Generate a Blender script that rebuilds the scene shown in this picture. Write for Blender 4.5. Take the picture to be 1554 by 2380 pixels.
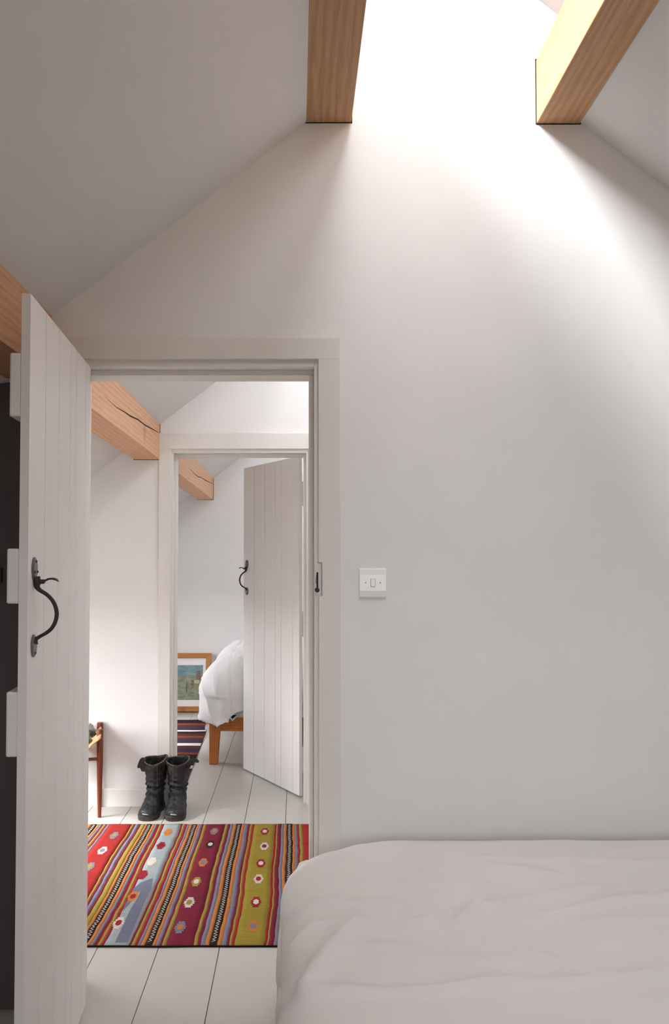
import bpy, bmesh, math, random
from mathutils import Vector, Matrix, noise
R = math.radians
random.seed(7)
for o in list(bpy.data.objects): bpy.data.objects.remove(o)
scene = bpy.context.scene
COL = scene.collection

# ------------------------------------------------------------------ camera
# image 1554 x 2380; the floor boards vanish at pixel (688, 1305)
W_PX, H_PX, F_PX = 1554, 2380, 2008.0
EYE = 1.365
PITCH = R(1.9)
cx = 688.0
cy = 1305.0 - F_PX * math.tan(PITCH)
cam_d = bpy.data.cameras.new('camera')
cam_d.sensor_fit = 'HORIZONTAL'
cam_d.sensor_width = 36.0
cam_d.lens = F_PX / W_PX * 36.0
cam_d.shift_x = (W_PX / 2 - cx) / W_PX
cam_d.shift_y = (cy - H_PX / 2) / W_PX
cam_d.clip_start = 0.05
cam = bpy.data.objects.new('camera', cam_d)
COL.objects.link(cam)
cam.location = (0, 0, EYE)
cam.rotation_euler = (R(90) + PITCH, 0, 0)
scene.camera = cam

# ------------------------------------------------------------------ light
WORLD_STRENGTH = 11.0
SUN_STRENGTH = 13.5
EXPOSURE = 0.22
wd = bpy.data.worlds.new('overcast_sky'); scene.world = wd
wd.use_nodes = True
bg = wd.node_tree.nodes['Background']
# even overcast sky above, grass and earth below the horizon
_n, _l = wd.node_tree.nodes, wd.node_tree.links
_tc = _n.new('ShaderNodeTexCoord'); _sx = _n.new('ShaderNodeSeparateXYZ'); _rp = _n.new('ShaderNodeValToRGB')
_l.new(_tc.outputs['Generated'], _sx.inputs[0]); _mr = _n.new('ShaderNodeMapRange')
_mr.inputs['From Min'].default_value = -1; _mr.inputs['From Max'].default_value = 1
_l.new(_sx.outputs['Z'], _mr.inputs['Value']); _l.new(_mr.outputs[0], _rp.inputs['Fac'])
_rp.color_ramp.elements[0].position = 0.49; _rp.color_ramp.elements[0].color = (0.16, 0.155, 0.13, 1)
_rp.color_ramp.elements[1].position = 0.51; _rp.color_ramp.elements[1].color = (0.98, 0.975, 1.0, 1)
_l.new(_rp.outputs['Color'], bg.inputs[0])
bg.inputs[1].default_value = WORLD_STRENGTH
sun_d = bpy.data.lights.new('sun', 'SUN')
sun_d.energy = SUN_STRENGTH
sun_d.angle = R(27)
sun_d.color = (0.97, 0.985, 1.0)
sun = bpy.data.objects.new('sun', sun_d); COL.objects.link(sun)
sun.rotation_euler = Vector((1.0, 0.40, -1.14)).to_track_quat('-Z', 'Y').to_euler()
sun.location = (-4, 0, 8)

vs = scene.view_settings
vs.view_transform = 'Standard'; vs.look = 'None'
vs.gamma = 1.0; vs.exposure = EXPOSURE; vs.use_curve_mapping = False
try:
    scene.cycles.max_bounces = 16
    scene.cycles.diffuse_bounces = 10
    scene.cycles.transparent_max_bounces = 8
    scene.cycles.sample_clamp_indirect = 8
except Exception:
    pass

def portal(loc, normal, sx, sy):
    """daylight sampling guide in a window opening; gives no light of its own"""
    d = bpy.data.lights.new('window_portal', 'AREA')
    d.shape = 'RECTANGLE'; d.size = sx; d.size_y = sy
    d.cycles.is_portal = True
    o = bpy.data.objects.new('window_portal', d); COL.objects.link(o)
    n = Vector(normal).normalized()
    yv = Vector((0, 1, 0)) if abs(n.y) < 0.9 else Vector((0, 0, 1))
    z = -n; y = (yv - z * yv.dot(z)).normalized(); x = y.cross(z)
    m = Matrix((x, y, z)).transposed().to_4x4(); m.translation = Vector(loc)
    o.matrix_world = m
    return o

# ------------------------------------------------------------------ materials
def srgb(r, g, b):
    f = lambda c: (c / 255 / 12.92) if c / 255 <= 0.04045 else ((c / 255 + 0.055) / 1.055) ** 2.4
    return (f(r), f(g), f(b), 1)

class NT:
    def __init__(s, name, rough=0.6, spec=0.3):
        s.m = bpy.data.materials.new(name); s.m.use_nodes = True
        s.n = s.m.node_tree.nodes; s.l = s.m.node_tree.links
        s.b = s.n['Principled BSDF']
        s.b.inputs['Roughness'].default_value = rough
        s.b.inputs['Specular IOR Level'].default_value = spec
        s.tc = s.n.new('ShaderNodeTexCoord')
    def mapping(s, scale=(1, 1, 1), src='Object', rot=(0, 0, 0), loc=(0, 0, 0)):
        mp = s.n.new('ShaderNodeMapping'); mp.inputs['Scale'].default_value = scale
        mp.inputs['Rotation'].default_value = rot; mp.inputs['Location'].default_value = loc
        s.l.new(s.tc.outputs[src], mp.inputs['Vector']); return mp.outputs['Vector']
    def noise(s, vec, scale=5, detail=4, rough=0.55, dist=0):
        t = s.n.new('ShaderNodeTexNoise'); t.inputs['Scale'].default_value = scale
        t.inputs['Detail'].default_value = detail; t.inputs['Roughness'].default_value = rough
        t.inputs['Distortion'].default_value = dist
        s.l.new(vec, t.inputs['Vector']); return t.outputs['Fac']
    def wave(s, vec, scale=5, dist=2, detail=2, dscale=1.0, typ='BANDS', dirn='X'):
        t = s.n.new('ShaderNodeTexWave'); t.wave_type = typ
        if typ == 'BANDS': t.bands_direction = dirn
        else: t.rings_direction = dirn
        t.inputs['Scale'].default_value = scale; t.inputs['Distortion'].default_value = dist
        t.inputs['Detail'].default_value = detail; t.inputs['Detail Scale'].default_value = dscale
        s.l.new(vec, t.inputs['Vector']); return t.outputs['Fac']
    def ramp(s, fac, stops, interp='LINEAR'):
        r = s.n.new('ShaderNodeValToRGB'); cr = r.color_ramp; cr.interpolation = interp
        while len(cr.elements) < len(stops): cr.elements.new(0.5)
        for e, (p, c) in zip(cr.elements, stops): e.position = p; e.color = c
        s.l.new(fac, r.inputs['Fac']); return r.outputs['Color']
    def mix(s, fac, a, b, typ='MIX'):
        m = s.n.new('ShaderNodeMix'); m.data_type = 'RGBA'; m.blend_type = typ
        for sock, v in ((m.inputs[0], fac), (m.inputs[6], a), (m.inputs[7], b)):
            if hasattr(v, 'is_linked'): s.l.new(v, sock)
            else: sock.default_value = v
        return m.outputs[2]
    def color(s, c):
        if hasattr(c, 'is_linked'): s.l.new(c, s.b.inputs['Base Color'])
        else: s.b.inputs['Base Color'].default_value = c
    def bump(s, h, strength=0.2, dist=0.01):
        b = s.n.new('ShaderNodeBump'); b.inputs['Strength'].default_value = strength
        b.inputs['Distance'].default_value = dist
        s.l.new(h, b.inputs['Height']); s.l.new(b.outputs['Normal'], s.b.inputs['Normal'])

def paint(name, col, rough=0.7, var=0.03, bump=0.05, nscale=60, spec=0.3):
    t = NT(name, rough, spec)
    v = t.mapping()
    n = t.noise(v, 3.0, 5)
    d = tuple(max(0, c * (1 - var)) for c in col[:3]) + (1,)
    u = tuple(min(1, c * (1 + var)) for c in col[:3]) + (1,)
    t.color(t.ramp(n, [(0.3, d), (0.7, u)]))
    t.bump(t.noise(v, nscale, 3), bump, 0.003)
    return t.m

def wood(name, base, dark, light, axis='Y', scale=1.0, rough=0.55):
    """straight grained softwood, the grain running along one axis"""
    t = NT(name, rough, 0.3)
    st = {'X': (0.06, 1, 1), 'Y': (1, 0.06, 1), 'Z': (1, 1, 0.06)}[axis]
    v = t.mapping(tuple(a * scale for a in st), loc=(3.1, 1.7, 0.4))
    rings = t.wave(v, 17, 7.5, 4, 1.3, 'RINGS', axis)
    c1 = t.mix(0.5, base, t.ramp(rings, [(0.1, light), (0.6, base), (0.95, dark)]))
    fine = t.noise(t.mapping(tuple(a * 160 * scale for a in st)), 1.0, 3)
    c2 = t.mix(0.35, c1, t.ramp(fine, [(0.3, dark), (0.7, light)]))
    kn = t.noise(t.mapping((3, 1.6, 3), loc=(0.3, 0.6, 0.2)), 1.6, 1)
    c3 = t.mix(t.ramp(kn, [(0.70, (0, 0, 0, 1)), (0.80, (0.75, 0.75, 0.75, 1))]), c2,
               tuple(c * 0.45 for c in dark[:3]) + (1,))
    t.color(c3); t.bump(fine, 0.12, 0.002)
    return t.m

M = {}
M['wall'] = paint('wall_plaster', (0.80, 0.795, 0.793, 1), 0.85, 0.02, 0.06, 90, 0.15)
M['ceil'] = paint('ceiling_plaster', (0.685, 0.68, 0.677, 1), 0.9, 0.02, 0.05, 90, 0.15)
M['trim'] = paint('trim_paint', (0.74, 0.715, 0.685, 1), 0.5, 0.02, 0.04, 40)
M['door'] = paint('door_paint', (0.77, 0.75, 0.735, 1), 0.5, 0.02, 0.05, 40)
M['board'] = paint('floor_paint', (0.43, 0.412, 0.38, 1), 0.38, 0.04, 0.08, 25, 0.4)
M['subfloor'] = paint('dark_underfloor', (0.03, 0.025, 0.02, 1), 0.9)
M['beam'] = wood('fir_timber', srgb(186, 144, 104), srgb(162, 114, 76), srgb(198, 160, 124), 'Y', 1.0)
M['beam_pale'] = wood('pale_fir_timber', srgb(210, 164, 128), srgb(186, 134, 98), srgb(220, 178, 142), 'Y', 1.0)
M['gap'] = paint('dark_gap', (0.015, 0.012, 0.01, 1), 0.9)
M['iron'] = paint('black_iron', (0.018, 0.018, 0.02, 1), 0.5, 0.2, 0.1, 200, 0.45)
M['iron_grey'] = paint('grey_iron', (0.10, 0.105, 0.10, 1), 0.4, 0.25, 0.15, 150, 0.5)
M['plastic'] = paint('switch_plastic', (0.86, 0.85, 0.82, 1), 0.22, 0.0, 0.0, 40, 0.5)
M['screw'] = paint('screw_metal', (0.35, 0.33, 0.3, 1), 0.35, 0.1)
M['bedwood'] = wood('orange_pine', srgb(176, 104, 48), srgb(148, 80, 34), srgb(192, 122, 62), 'X', 1.2)
M['bedleg'] = wood('orange_pine_leg', srgb(176, 104, 48), srgb(148, 80, 34), srgb(192, 122, 62), 'Z', 1.2)
M['stool'] = wood('red_teak', srgb(118, 58, 40), srgb(84, 38, 28), srgb(138, 72, 50), 'Z', 1.5, 0.4)
M['frame_h'] = wood('frame_oak', srgb(172, 112, 58), srgb(140, 84, 42), srgb(190, 132, 76), 'X', 2.0)
M['frame_v'] = wood('frame_oak_upright', srgb(180, 122, 66), srgb(150, 94, 48), srgb(196, 140, 84), 'Z', 2.0)
M['wall_shade'] = paint('wall_shade_colour', (0.10, 0.088, 0.088, 1), 0.7, 0.1)  # dark colour stands in for deep shade on the wall
M['mattress'] = paint('mattress_ticking', (0.72, 0.71, 0.69, 1), 0.9, 0.03, 0.2, 200, 0.1)

def cloth(name, col, weave=700, bump=0.15, crease=0.0):
    t = NT(name, 0.9, 0.1)
    try:
        t.b.inputs['Sheen Weight'].default_value = 0.25
    except Exception: pass
    v = t.mapping()
    n = t.noise(v, 4, 4)
    t.color(t.ramp(n, [(0.3, tuple(c * 0.97 for c in col[:3]) + (1,)), (0.7, col)]))
    h = t.noise(v, weave, 2)
    if crease:
        c = t.noise(t.mapping((1.0, 2.6, 1.5)), 7, 6, 0.6, 0.8)
        add = t.n.new('ShaderNodeMath'); add.operation = 'MULTIPLY_ADD'
        t.l.new(c, add.inputs[0]); add.inputs[1].default_value = crease; t.l.new(h, add.inputs[2])
        h = add.outputs[0]
    t.bump(h, bump, 0.004)
    return t.m
M['duvet'] = cloth('duvet_cotton', (0.72, 0.70, 0.68, 1), 500, 0.12, 6.0)
M['duvet_far'] = cloth('white_cotton', (0.74, 0.725, 0.73, 1), 500, 0.12, 6.0)
M['sheet'] = cloth('sheet_cotton', (0.78, 0.77, 0.74, 1), 500, 0.1)

def yarn(name, rgb):
    t = NT(name, 0.95, 0.05)
    g = sum(rgb) / 3      # wool is never as pure as the dye
    c = srgb(*[(k * 0.90 + g * 0.10) * 0.86 for k in rgb])
    n = t.noise(t.mapping((14, 260, 14)), 1.0, 3)
    n2 = t.noise(t.mapping((4, 9, 4)), 1.0, 3)
    c1 = t.ramp(n, [(0.25, tuple(k * 0.72 for k in c[:3]) + (1,)), (0.75, tuple(min(1, k * 1.12) for k in c[:3]) + (1,))])
    t.color(t.mix(0.25, c1, t.ramp(n2, [(0.3, tuple(k * 0.6 for k in c[:3]) + (1,)), (0.7, c)])))
    t.bump(n, 0.4, 0.002)
    return t.m
YC = dict(red=(178, 48, 44), maroon=(136, 40, 58), olive=(172, 148, 62), lilac=(132, 130, 150), orange=(214, 128, 60),
          black=(50, 44, 42), pale=(164, 174, 174), white=(226, 212, 200), crimson=(168, 40, 50), green=(168, 146, 52),
          dark=(48, 34, 38), purple=(60, 48, 70), rust=(134, 62, 46), brown=(80, 46, 44), slate=(118, 120, 140))
for k, v in YC.items(): M['y_' + k] = yarn('wool_' + k, v)

# ------------------------------------------------------------------ mesh helpers
class MB:
    def __init__(s): s.v = []; s.f = []; s.mi = []; s.smooth = []
    def add(s, verts, faces, mi=0, sm=False):
        o = len(s.v); s.v += [tuple(v) for v in verts]
        for f in faces: s.f.append(tuple(o + i for i in f)); s.mi.append(mi); s.smooth.append(sm)
        return s
    def box(s, x0, x1, y0, y1, z0, z1, mi=0):
        v = [(x0, y0, z0), (x1, y0, z0), (x1, y1, z0), (x0, y1, z0), (x0, y0, z1), (x1, y0, z1), (x1, y1, z1), (x0, y1, z1)]
        return s.add(v, [(0, 3, 2, 1), (4, 5, 6, 7), (0, 1, 5, 4), (1, 2, 6, 5), (2, 3, 7, 6), (3, 0, 4, 7)], mi)
    def prism(s, pts, a0, a1, axis='Y', mi=0):
        """extrude a polygon; axis Y: pts are (x,z); axis Z: pts are (x,y); axis X: pts are (y,z)"""
        n = len(pts)
        mk = {'Y': lambda p, a: (p[0], a, p[1]), 'Z': lambda p, a: (p[0], p[1], a), 'X': lambda p, a: (a, p[0], p[1])}[axis]
        v = [mk(p, a0) for p in pts] + [mk(p, a1) for p in pts]
        f = [tuple(range(n)), tuple(range(2 * n - 1, n - 1, -1))]
        f += [(i, (i + 1) % n, n + (i + 1) % n, n + i) for i in range(n)]
        return s.add(v, f, mi)
    def tube(s, pts, rad, seg=10, mi=0, closed=False, flat=1.0):
        pts = [Vector(p) for p in pts]; n = len(pts)
        rads = rad if isinstance(rad, (list, tuple)) else [rad] * n
        rings = []; up = None
        for i, p in enumerate(pts):
            if closed: t = pts[(i + 1) % n] - pts[i - 1]
            else: t = pts[min(i + 1, n - 1)] - pts[max(i - 1, 0)]
            t.normalize()
            if up is None:
                up = Vector((0, 0, 1)) if abs(t.z) < 0.9 else Vector((1, 0, 0))
            a = (up - t * up.dot(t)).normalized(); b = t.cross(a); up = a
            rings.append([p + (a * math.cos(2 * math.pi * k / seg) + b * math.sin(2 * math.pi * k / seg) * flat) * rads[i] for k in range(seg)])
        v = [q for r in rings for q in r]; f = []
        m = n if closed else n - 1
        for i in range(m):
            j = (i + 1) % n
            for k in range(seg):
                f.append((i * seg + k, i * seg + (k + 1) % seg, j * seg + (k + 1) % seg, j * seg + k))
        s.add(v, f, mi, True)
        if not closed:
            s.add(rings[0], [tuple(range(seg - 1, -1, -1))], mi); s.add(rings[-1], [tuple(range(seg))], mi)
        return s
    def loft(s, rings, mi=0, caps=True, sm=True):
        n = len(rings[0]); v = [q for r in rings for q in r]; f = []
        for i in range(len(rings) - 1):
            for k in range(n):
                f.append((i * n + k, i * n + (k + 1) % n, (i + 1) * n + (k + 1) % n, (i + 1) * n + k))
        s.add(v, f, mi, sm)
        if caps: s.add(rings[0], [tuple(range(n - 1, -1, -1))], mi, sm); s.add(rings[-1], [tuple(range(n))], mi, sm)
        return s
    def ball(s, c, r, seg=12, rings=8, mi=0, sc=(1, 1, 1)):
        rr = []
        for i in range(rings + 1):
            a = math.pi * (i / rings) * 0.998 + 0.003
            rr.append([(c[0] + r * sc[0] * math.sin(a) * math.cos(2 * math.pi * k / seg), c[1] + r * sc[1] * math.sin(a) * math.sin(2 * math.pi * k / seg),
                        c[2] - r * sc[2] * math.cos(a)) for k in range(seg)])
        return s.loft(rr, mi)
    @staticmethod
    def smooth(p, n=5):
        p = [Vector(q) for q in p]; out = []
        for i in range(len(p) - 1):
            a, b, c, d = p[max(i - 1, 0)], p[i], p[i + 1], p[min(i + 2, len(p) - 1)]
            for k in range(n):
                t = k / n
                out.append(0.5 * ((2 * b) + (c - a) * t + (2 * a - 5 * b + 4 * c - d) * t * t + (3 * b - a - 3 * c + d) * t ** 3))
        return out + [p[-1]]
    def build(s, name, mats, parent=None, bevel=0, merge=False, tri=False, recalc=True):
        me = bpy.data.meshes.new(name); me.from_pydata(s.v, [], s.f)
        for m in (mats if isinstance(mats, (list, tuple)) else [mats]): me.materials.append(m)
        me.polygons.foreach_set('material_index', s.mi); me.polygons.foreach_set('use_smooth', s.smooth)
        bm = bmesh.new(); bm.from_mesh(me)
        if merge: bmesh.ops.remove_doubles(bm, verts=bm.verts, dist=1e-5)
        if recalc: bmesh.ops.recalc_face_normals(bm, faces=bm.faces)
        if tri: bmesh.ops.triangulate(bm, faces=[f for f in bm.faces if len(f.verts) > 4])
        bm.to_mesh(me); bm.free(); me.update()
        o = bpy.data.objects.new(name, me); COL.objects.link(o)
        if parent: o.parent = parent
        if bevel:
            b = o.modifiers.new('edge_rounding', 'BEVEL'); b.width = bevel; b.segments = 2; b.limit_method = 'ANGLE'; b.angle_limit = R(40)
        return o

def tag(o, label, cat, group=None):
    o['label'] = label; o['category'] = cat
    if group: o['group'] = group
    return o
def struct(o): o['kind'] = 'structure'; return o
def empty(name, loc=(0, 0, 0), rz=0):
    o = bpy.data.objects.new(name, None); COL.objects.link(o); o.location = loc; o.rotation_euler = (0, 0, rz)
    o.empty_display_size = 0.1
    return o
def floor_at(px, py):
    """pixel on the floor -> metres (small pitch folded in by the level vanishing point)"""
    Y = F_PX * EYE / (py - 1305.0); return ((px - 688.0) * Y / F_PX, Y)

# ------------------------------------------------------------------ plan of the house
XL, XR, RIDGE = -1.75, 2.685, 0.4675          # eaves walls and ridge
Y_BACK, D1, D1B, D2, D2B, D3 = -1.7, 2.71, 2.86, 4.88, 5.03, 8.05
SL = 0.773
zl = lambda x: 2.764 + SL * (x - 0.031)       # left ceiling slope
zc = lambda x: zl(x) if x <= RIDGE else zl(2 * RIDGE - x)
UP = 0.30                                      # skylight zone sits higher than the ceiling
zu = lambda x: zc(x) + UP
OPX0, OPX1, OPZ = -0.725, 0.0868, 2.006        # rough openings for both doors

# walls across the house, each with its doorway notch
def cross_wall(name, y0, y1, door=True, hole=None):
    low = [(XL, 0), (OPX0, 0), (OPX0, OPZ), (OPX1, OPZ), (OPX1, 0), (XR, 0)] if door else [(XL, 0), (XR, 0)]
    top = [(XR, zc(XR) + 0.1), (0.92, zc(0.92) + 0.08), (0.92, zu(0.92)), (RIDGE, zu(RIDGE)), (0.015, zu(0.015)), (0.015, zc(0.015) + 0.08), (XL, zc(XL) + 0.1)]
    b = MB(); b.prism(low + top, y0, y1, 'Y')
    return struct(b.build(name, M['wall'], tri=True))
cross_wall('wall_front', D1, D1B)
cross_wall('wall_hall', D2, D2B)
cross_wall('wall_far', D3, D3 + 0.15, door=False)
# wall behind the camera, with the opening of the added fill window
b = MB()
WX0, WX1, WZ0, WZ1 = -0.08, 1.08, 1.02, 1.9
b.prism([(XL, 0), (WX0, 0), (WX0, zc(WX0) + 0.08), (XL, zc(XL) + 0.1)], Y_BACK - 0.15, Y_BACK)
b.prism([(WX1, 0), (XR, 0), (XR, zc(XR) + 0.1), (WX1, zc(WX1) + 0.08)], Y_BACK - 0.15, Y_BACK)
b.box(WX0, WX1, Y_BACK - 0.15, Y_BACK, 0, WZ0)
b.prism([(WX0, WZ1), (WX1, WZ1), (WX1, zc(WX1) + 0.08), (0.92, zu(0.92)), (RIDGE, zu(RIDGE)), (0.015, zu(0.015)), (WX0, zc(WX0) + 0.08)], Y_BACK - 0.15, Y_BACK)
struct(b.build('wall_back', M['wall'], tri=True))
# low unseen eaves windows, added to light landing and far bedroom from the left
ADDED_EAVES_WIN = [(3.2, 4.6, 0.42, 1.2), (5.8, 7.2, 0.48, 1.16)]
b = MB(); ycur = Y_BACK - 0.15
for (a, c, z0, z1) in ADDED_EAVES_WIN:
    b.box(XL - 0.15, XL, ycur, a, -0.05, zc(XL) + 0.12); b.box(XL - 0.15, XL, a, c, -0.05, z0); b.box(XL - 0.15, XL, a, c, z1, zc(XL) + 0.12); ycur = c
b.box(XL - 0.15, XL, ycur, D3 + 0.15, -0.05, zc(XL) + 0.12)
struct(b.build('wall_left', M['wall']))
b = MB(); b.box(XR, XR + 0.15, Y_BACK - 0.15, D3 + 0.15, -0.05, zc(XR) + 0.12); struct(b.build('wall_right', M['wall']))

# ceilings: two long slopes, and the raised zone that carries the skylights
YA, YB = Y_BACK - 0.15, D3 + 0.15
T = 0.12
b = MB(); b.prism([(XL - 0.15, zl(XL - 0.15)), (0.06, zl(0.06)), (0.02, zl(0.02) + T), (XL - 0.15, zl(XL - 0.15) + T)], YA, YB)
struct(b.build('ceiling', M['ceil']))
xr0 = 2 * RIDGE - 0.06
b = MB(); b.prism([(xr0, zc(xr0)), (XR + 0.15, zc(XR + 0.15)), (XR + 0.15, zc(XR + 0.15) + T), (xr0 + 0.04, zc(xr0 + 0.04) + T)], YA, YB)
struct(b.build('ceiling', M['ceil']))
# skylight openings along the left hand upper slope: (y0, y1)
SKY = [(0.55, 2.66), (2.98, 4.76), (5.5, 7.7)]
SX0, SX1 = 0.13, 0.42
HX0, HX1 = 2 * RIDGE - 0.42, 2 * RIDGE - 0.13   
ADDED_RSKY = [(1.1, 1.8), SKY[1], (6.2, 7.7)]                     # unseen openings on the other slope, added for more light
def upslab(b, x0, x1, y0, y1):
    b.prism([(x0, zu(x0)), (x1, zu(x1)), (x1, zu(x1) + 0.08), (x0, zu(x0) + 0.08)], y0, y1)
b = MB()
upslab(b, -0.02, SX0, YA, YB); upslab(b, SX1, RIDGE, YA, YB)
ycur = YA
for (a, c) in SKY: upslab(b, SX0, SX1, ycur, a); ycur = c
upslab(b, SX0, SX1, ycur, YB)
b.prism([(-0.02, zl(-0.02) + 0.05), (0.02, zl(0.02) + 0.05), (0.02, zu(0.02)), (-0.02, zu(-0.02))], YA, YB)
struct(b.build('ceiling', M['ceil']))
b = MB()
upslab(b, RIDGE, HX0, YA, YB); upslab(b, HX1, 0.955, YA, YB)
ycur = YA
for (a, c) in ADDED_RSKY: upslab(b, HX0, HX1, ycur, a); ycur = c
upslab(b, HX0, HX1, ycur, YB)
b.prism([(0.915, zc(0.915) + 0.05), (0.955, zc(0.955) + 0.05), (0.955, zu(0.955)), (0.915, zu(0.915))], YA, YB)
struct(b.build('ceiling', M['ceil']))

# glass
tg = NT('window_glass', 0.02, 0.5)
tr = tg.n.new('ShaderNodeBsdfTransparent'); gl = tg.n.new('ShaderNodeBsdfGlossy'); gl.inputs['Roughness'].default_value = 0.02
mx = tg.n.new('ShaderNodeMixShader'); mx.inputs[0].default_value = 0.05
tg.l.new(tr.outputs[0], mx.inputs[1]); tg.l.new(gl.outputs[0], mx.inputs[2])
tg.l.new(mx.outputs[0], tg.n['Material Output'].inputs['Surface'])
M['glass'] = tg.m
def skylight(idx, x0, x1, y0, y1):
    root = struct(empty('window_%d' % idx, ((x0 + x1) / 2, (y0 + y1) / 2, zu((x0 + x1) / 2) + 0.06)))
    o = root.location
    q = lambda x, y, d: (x - o.x, y - o.y, zu(x) + d - o.z)
    b = MB()
    b.add([q(x0, y0, .07), q(x1, y0, .07), q(x1, y1, .07), q(x0, y1, .07), q(x0, y0, .08), q(x1, y0, .08), q(x1, y1, .08), q(x0, y1, .08)],
          [(0, 3, 2, 1), (4, 5, 6, 7), (0, 1, 5, 4), (1, 2, 6, 5), (2, 3, 7, 6), (3, 0, 4, 7)])
    b.build('pane', M['glass'], root)
    w = 0.02
    for (a0, a1, c0, c1) in ((x0, x0 + w, y0, y1), (x1 - w, x1, y0, y1), (x0 + w, x1 - w, y0, y0 + w), (x0 + w, x1 - w, y1 - w, y1)):
        b = MB()
        b.add([q(a0, c0, .03), q(a1, c0, .03), q(a1, c1, .03), q(a0, c1, .03), q(a0, c0, .07), q(a1, c0, .07), q(a1, c1, .07), q(a0, c1, .07)],
              [(0, 3, 2, 1), (4, 5, 6, 7), (0, 1, 5, 4), (1, 2, 6, 5), (2, 3, 7, 6), (3, 0, 4, 7)])
        b.build('frame_rail', M['trim'], root)
    xm = (x0 + x1) / 2; s = 1 if xm < RIDGE else -1
    portal((xm, (y0 + y1) / 2, zu(xm) + 0.12), (s * 0.61, 0, -0.79), abs(x1 - x0) * 1.264, y1 - y0)
for i, (a, c) in enumerate(SKY): skylight(i + 1, SX0, SX1, a, c)
skylight(4, HX0, HX1, *SKY[1])  # right slope skylights are unseen, added to brighten the rooms
skylight(8, HX0, HX1, *ADDED_RSKY[0])
skylight(9, HX0, HX1, *ADDED_RSKY[2])
# unseen window behind the camera, added for fill light
root = struct(empty('window_5', (0.5, Y_BACK - 0.1, 1.5)))  # added fill window, out of view
b = MB(); b.box(WX0 - .5, WX1 - .5, -0.005, 0.005, WZ0 - 1.5, WZ1 - 1.5); b.build('pane', M['glass'], root)
for (a0, a1, c0, c1) in ((WX0, WX0 + .05, WZ0, WZ1), (WX1 - .05, WX1, WZ0, WZ1), (WX0, WX1, WZ0, WZ0 + .05), (WX0, WX1, WZ1 - .05, WZ1), (.485, .515, WZ0, WZ1)):
    b = MB(); b.box(a0 - .5, a1 - .5, -0.03, 0.03, c0 - 1.5, c1 - 1.5); b.build('frame_rail', M['trim'], root)
portal((0.5, Y_BACK - 0.2, (WZ0 + WZ1) / 2), (0, 1, 0), WX1 - WX0, WZ1 - WZ0)
for i, (a, c, z0, z1) in enumerate(ADDED_EAVES_WIN):  # added eaves windows, out of view
    ym, zm = (a + c) / 2, (z0 + z1) / 2
    root = struct(empty('window_%d' % (6 + i), (XL - .1, ym, zm)))
    b = MB(); b.box(-.005, .005, a - ym, c - ym, z0 - zm, z1 - zm); b.build('pane', M['glass'], root)
    for (y0, y1, q0, q1) in ((a, a + .05, z0, z1), (c - .05, c, z0, z1), (a, c, z0, z0 + .05), (a, c, z1 - .05, z1), (ym - .02, ym + .02, z0, z1)):
        b = MB(); b.box(-.03, .03, y0 - ym, y1 - ym, q0 - zm, q1 - zm); b.build('frame_rail', M['trim'], root)
    portal((XL - .2, ym, zm), (1, 0, 0), z1 - z0, c - a)

# floor: painted boards running through all three rooms, dark joints
b = MB(); b.box(XL, XR, YA, YB, -0.08, -0.022)
floor = struct(b.build('floor', M['subfloor']))
BW, X0 = 0.2155, -0.0555
k0 = int(math.floor((XL - X0) / BW)); k1 = int(math.ceil((XR - X0) / BW))
for k in range(k0, k1):
    xa, xb = max(XL, X0 + k * BW), min(XR, X0 + (k + 1) * BW)
    if xb - xa < 0.02: continue
    b = MB(); b.box(xa + 0.0013, xb - 0.0013, YA, YB, -0.022, 0.0)
    b.build('floor_board', M['board'], floor, bevel=0.0008)

# skirting
def skirting(name, x0, x1, y):
    b = MB(); b.prism([(y, 0.0), (y - 0.016, 0.0), (y - 0.016, 0.092), (y - 0.012, 0.10), (y, 0.10)], x0, x1, 'X')
    struct(b.build(name, M['trim']))
skirting('baseboard_hall', XL, -0.793, D2)
skirting('baseboard_front', 0.139, XR, D1)
skirting('baseboard_far', XL, XR, D3)

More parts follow.
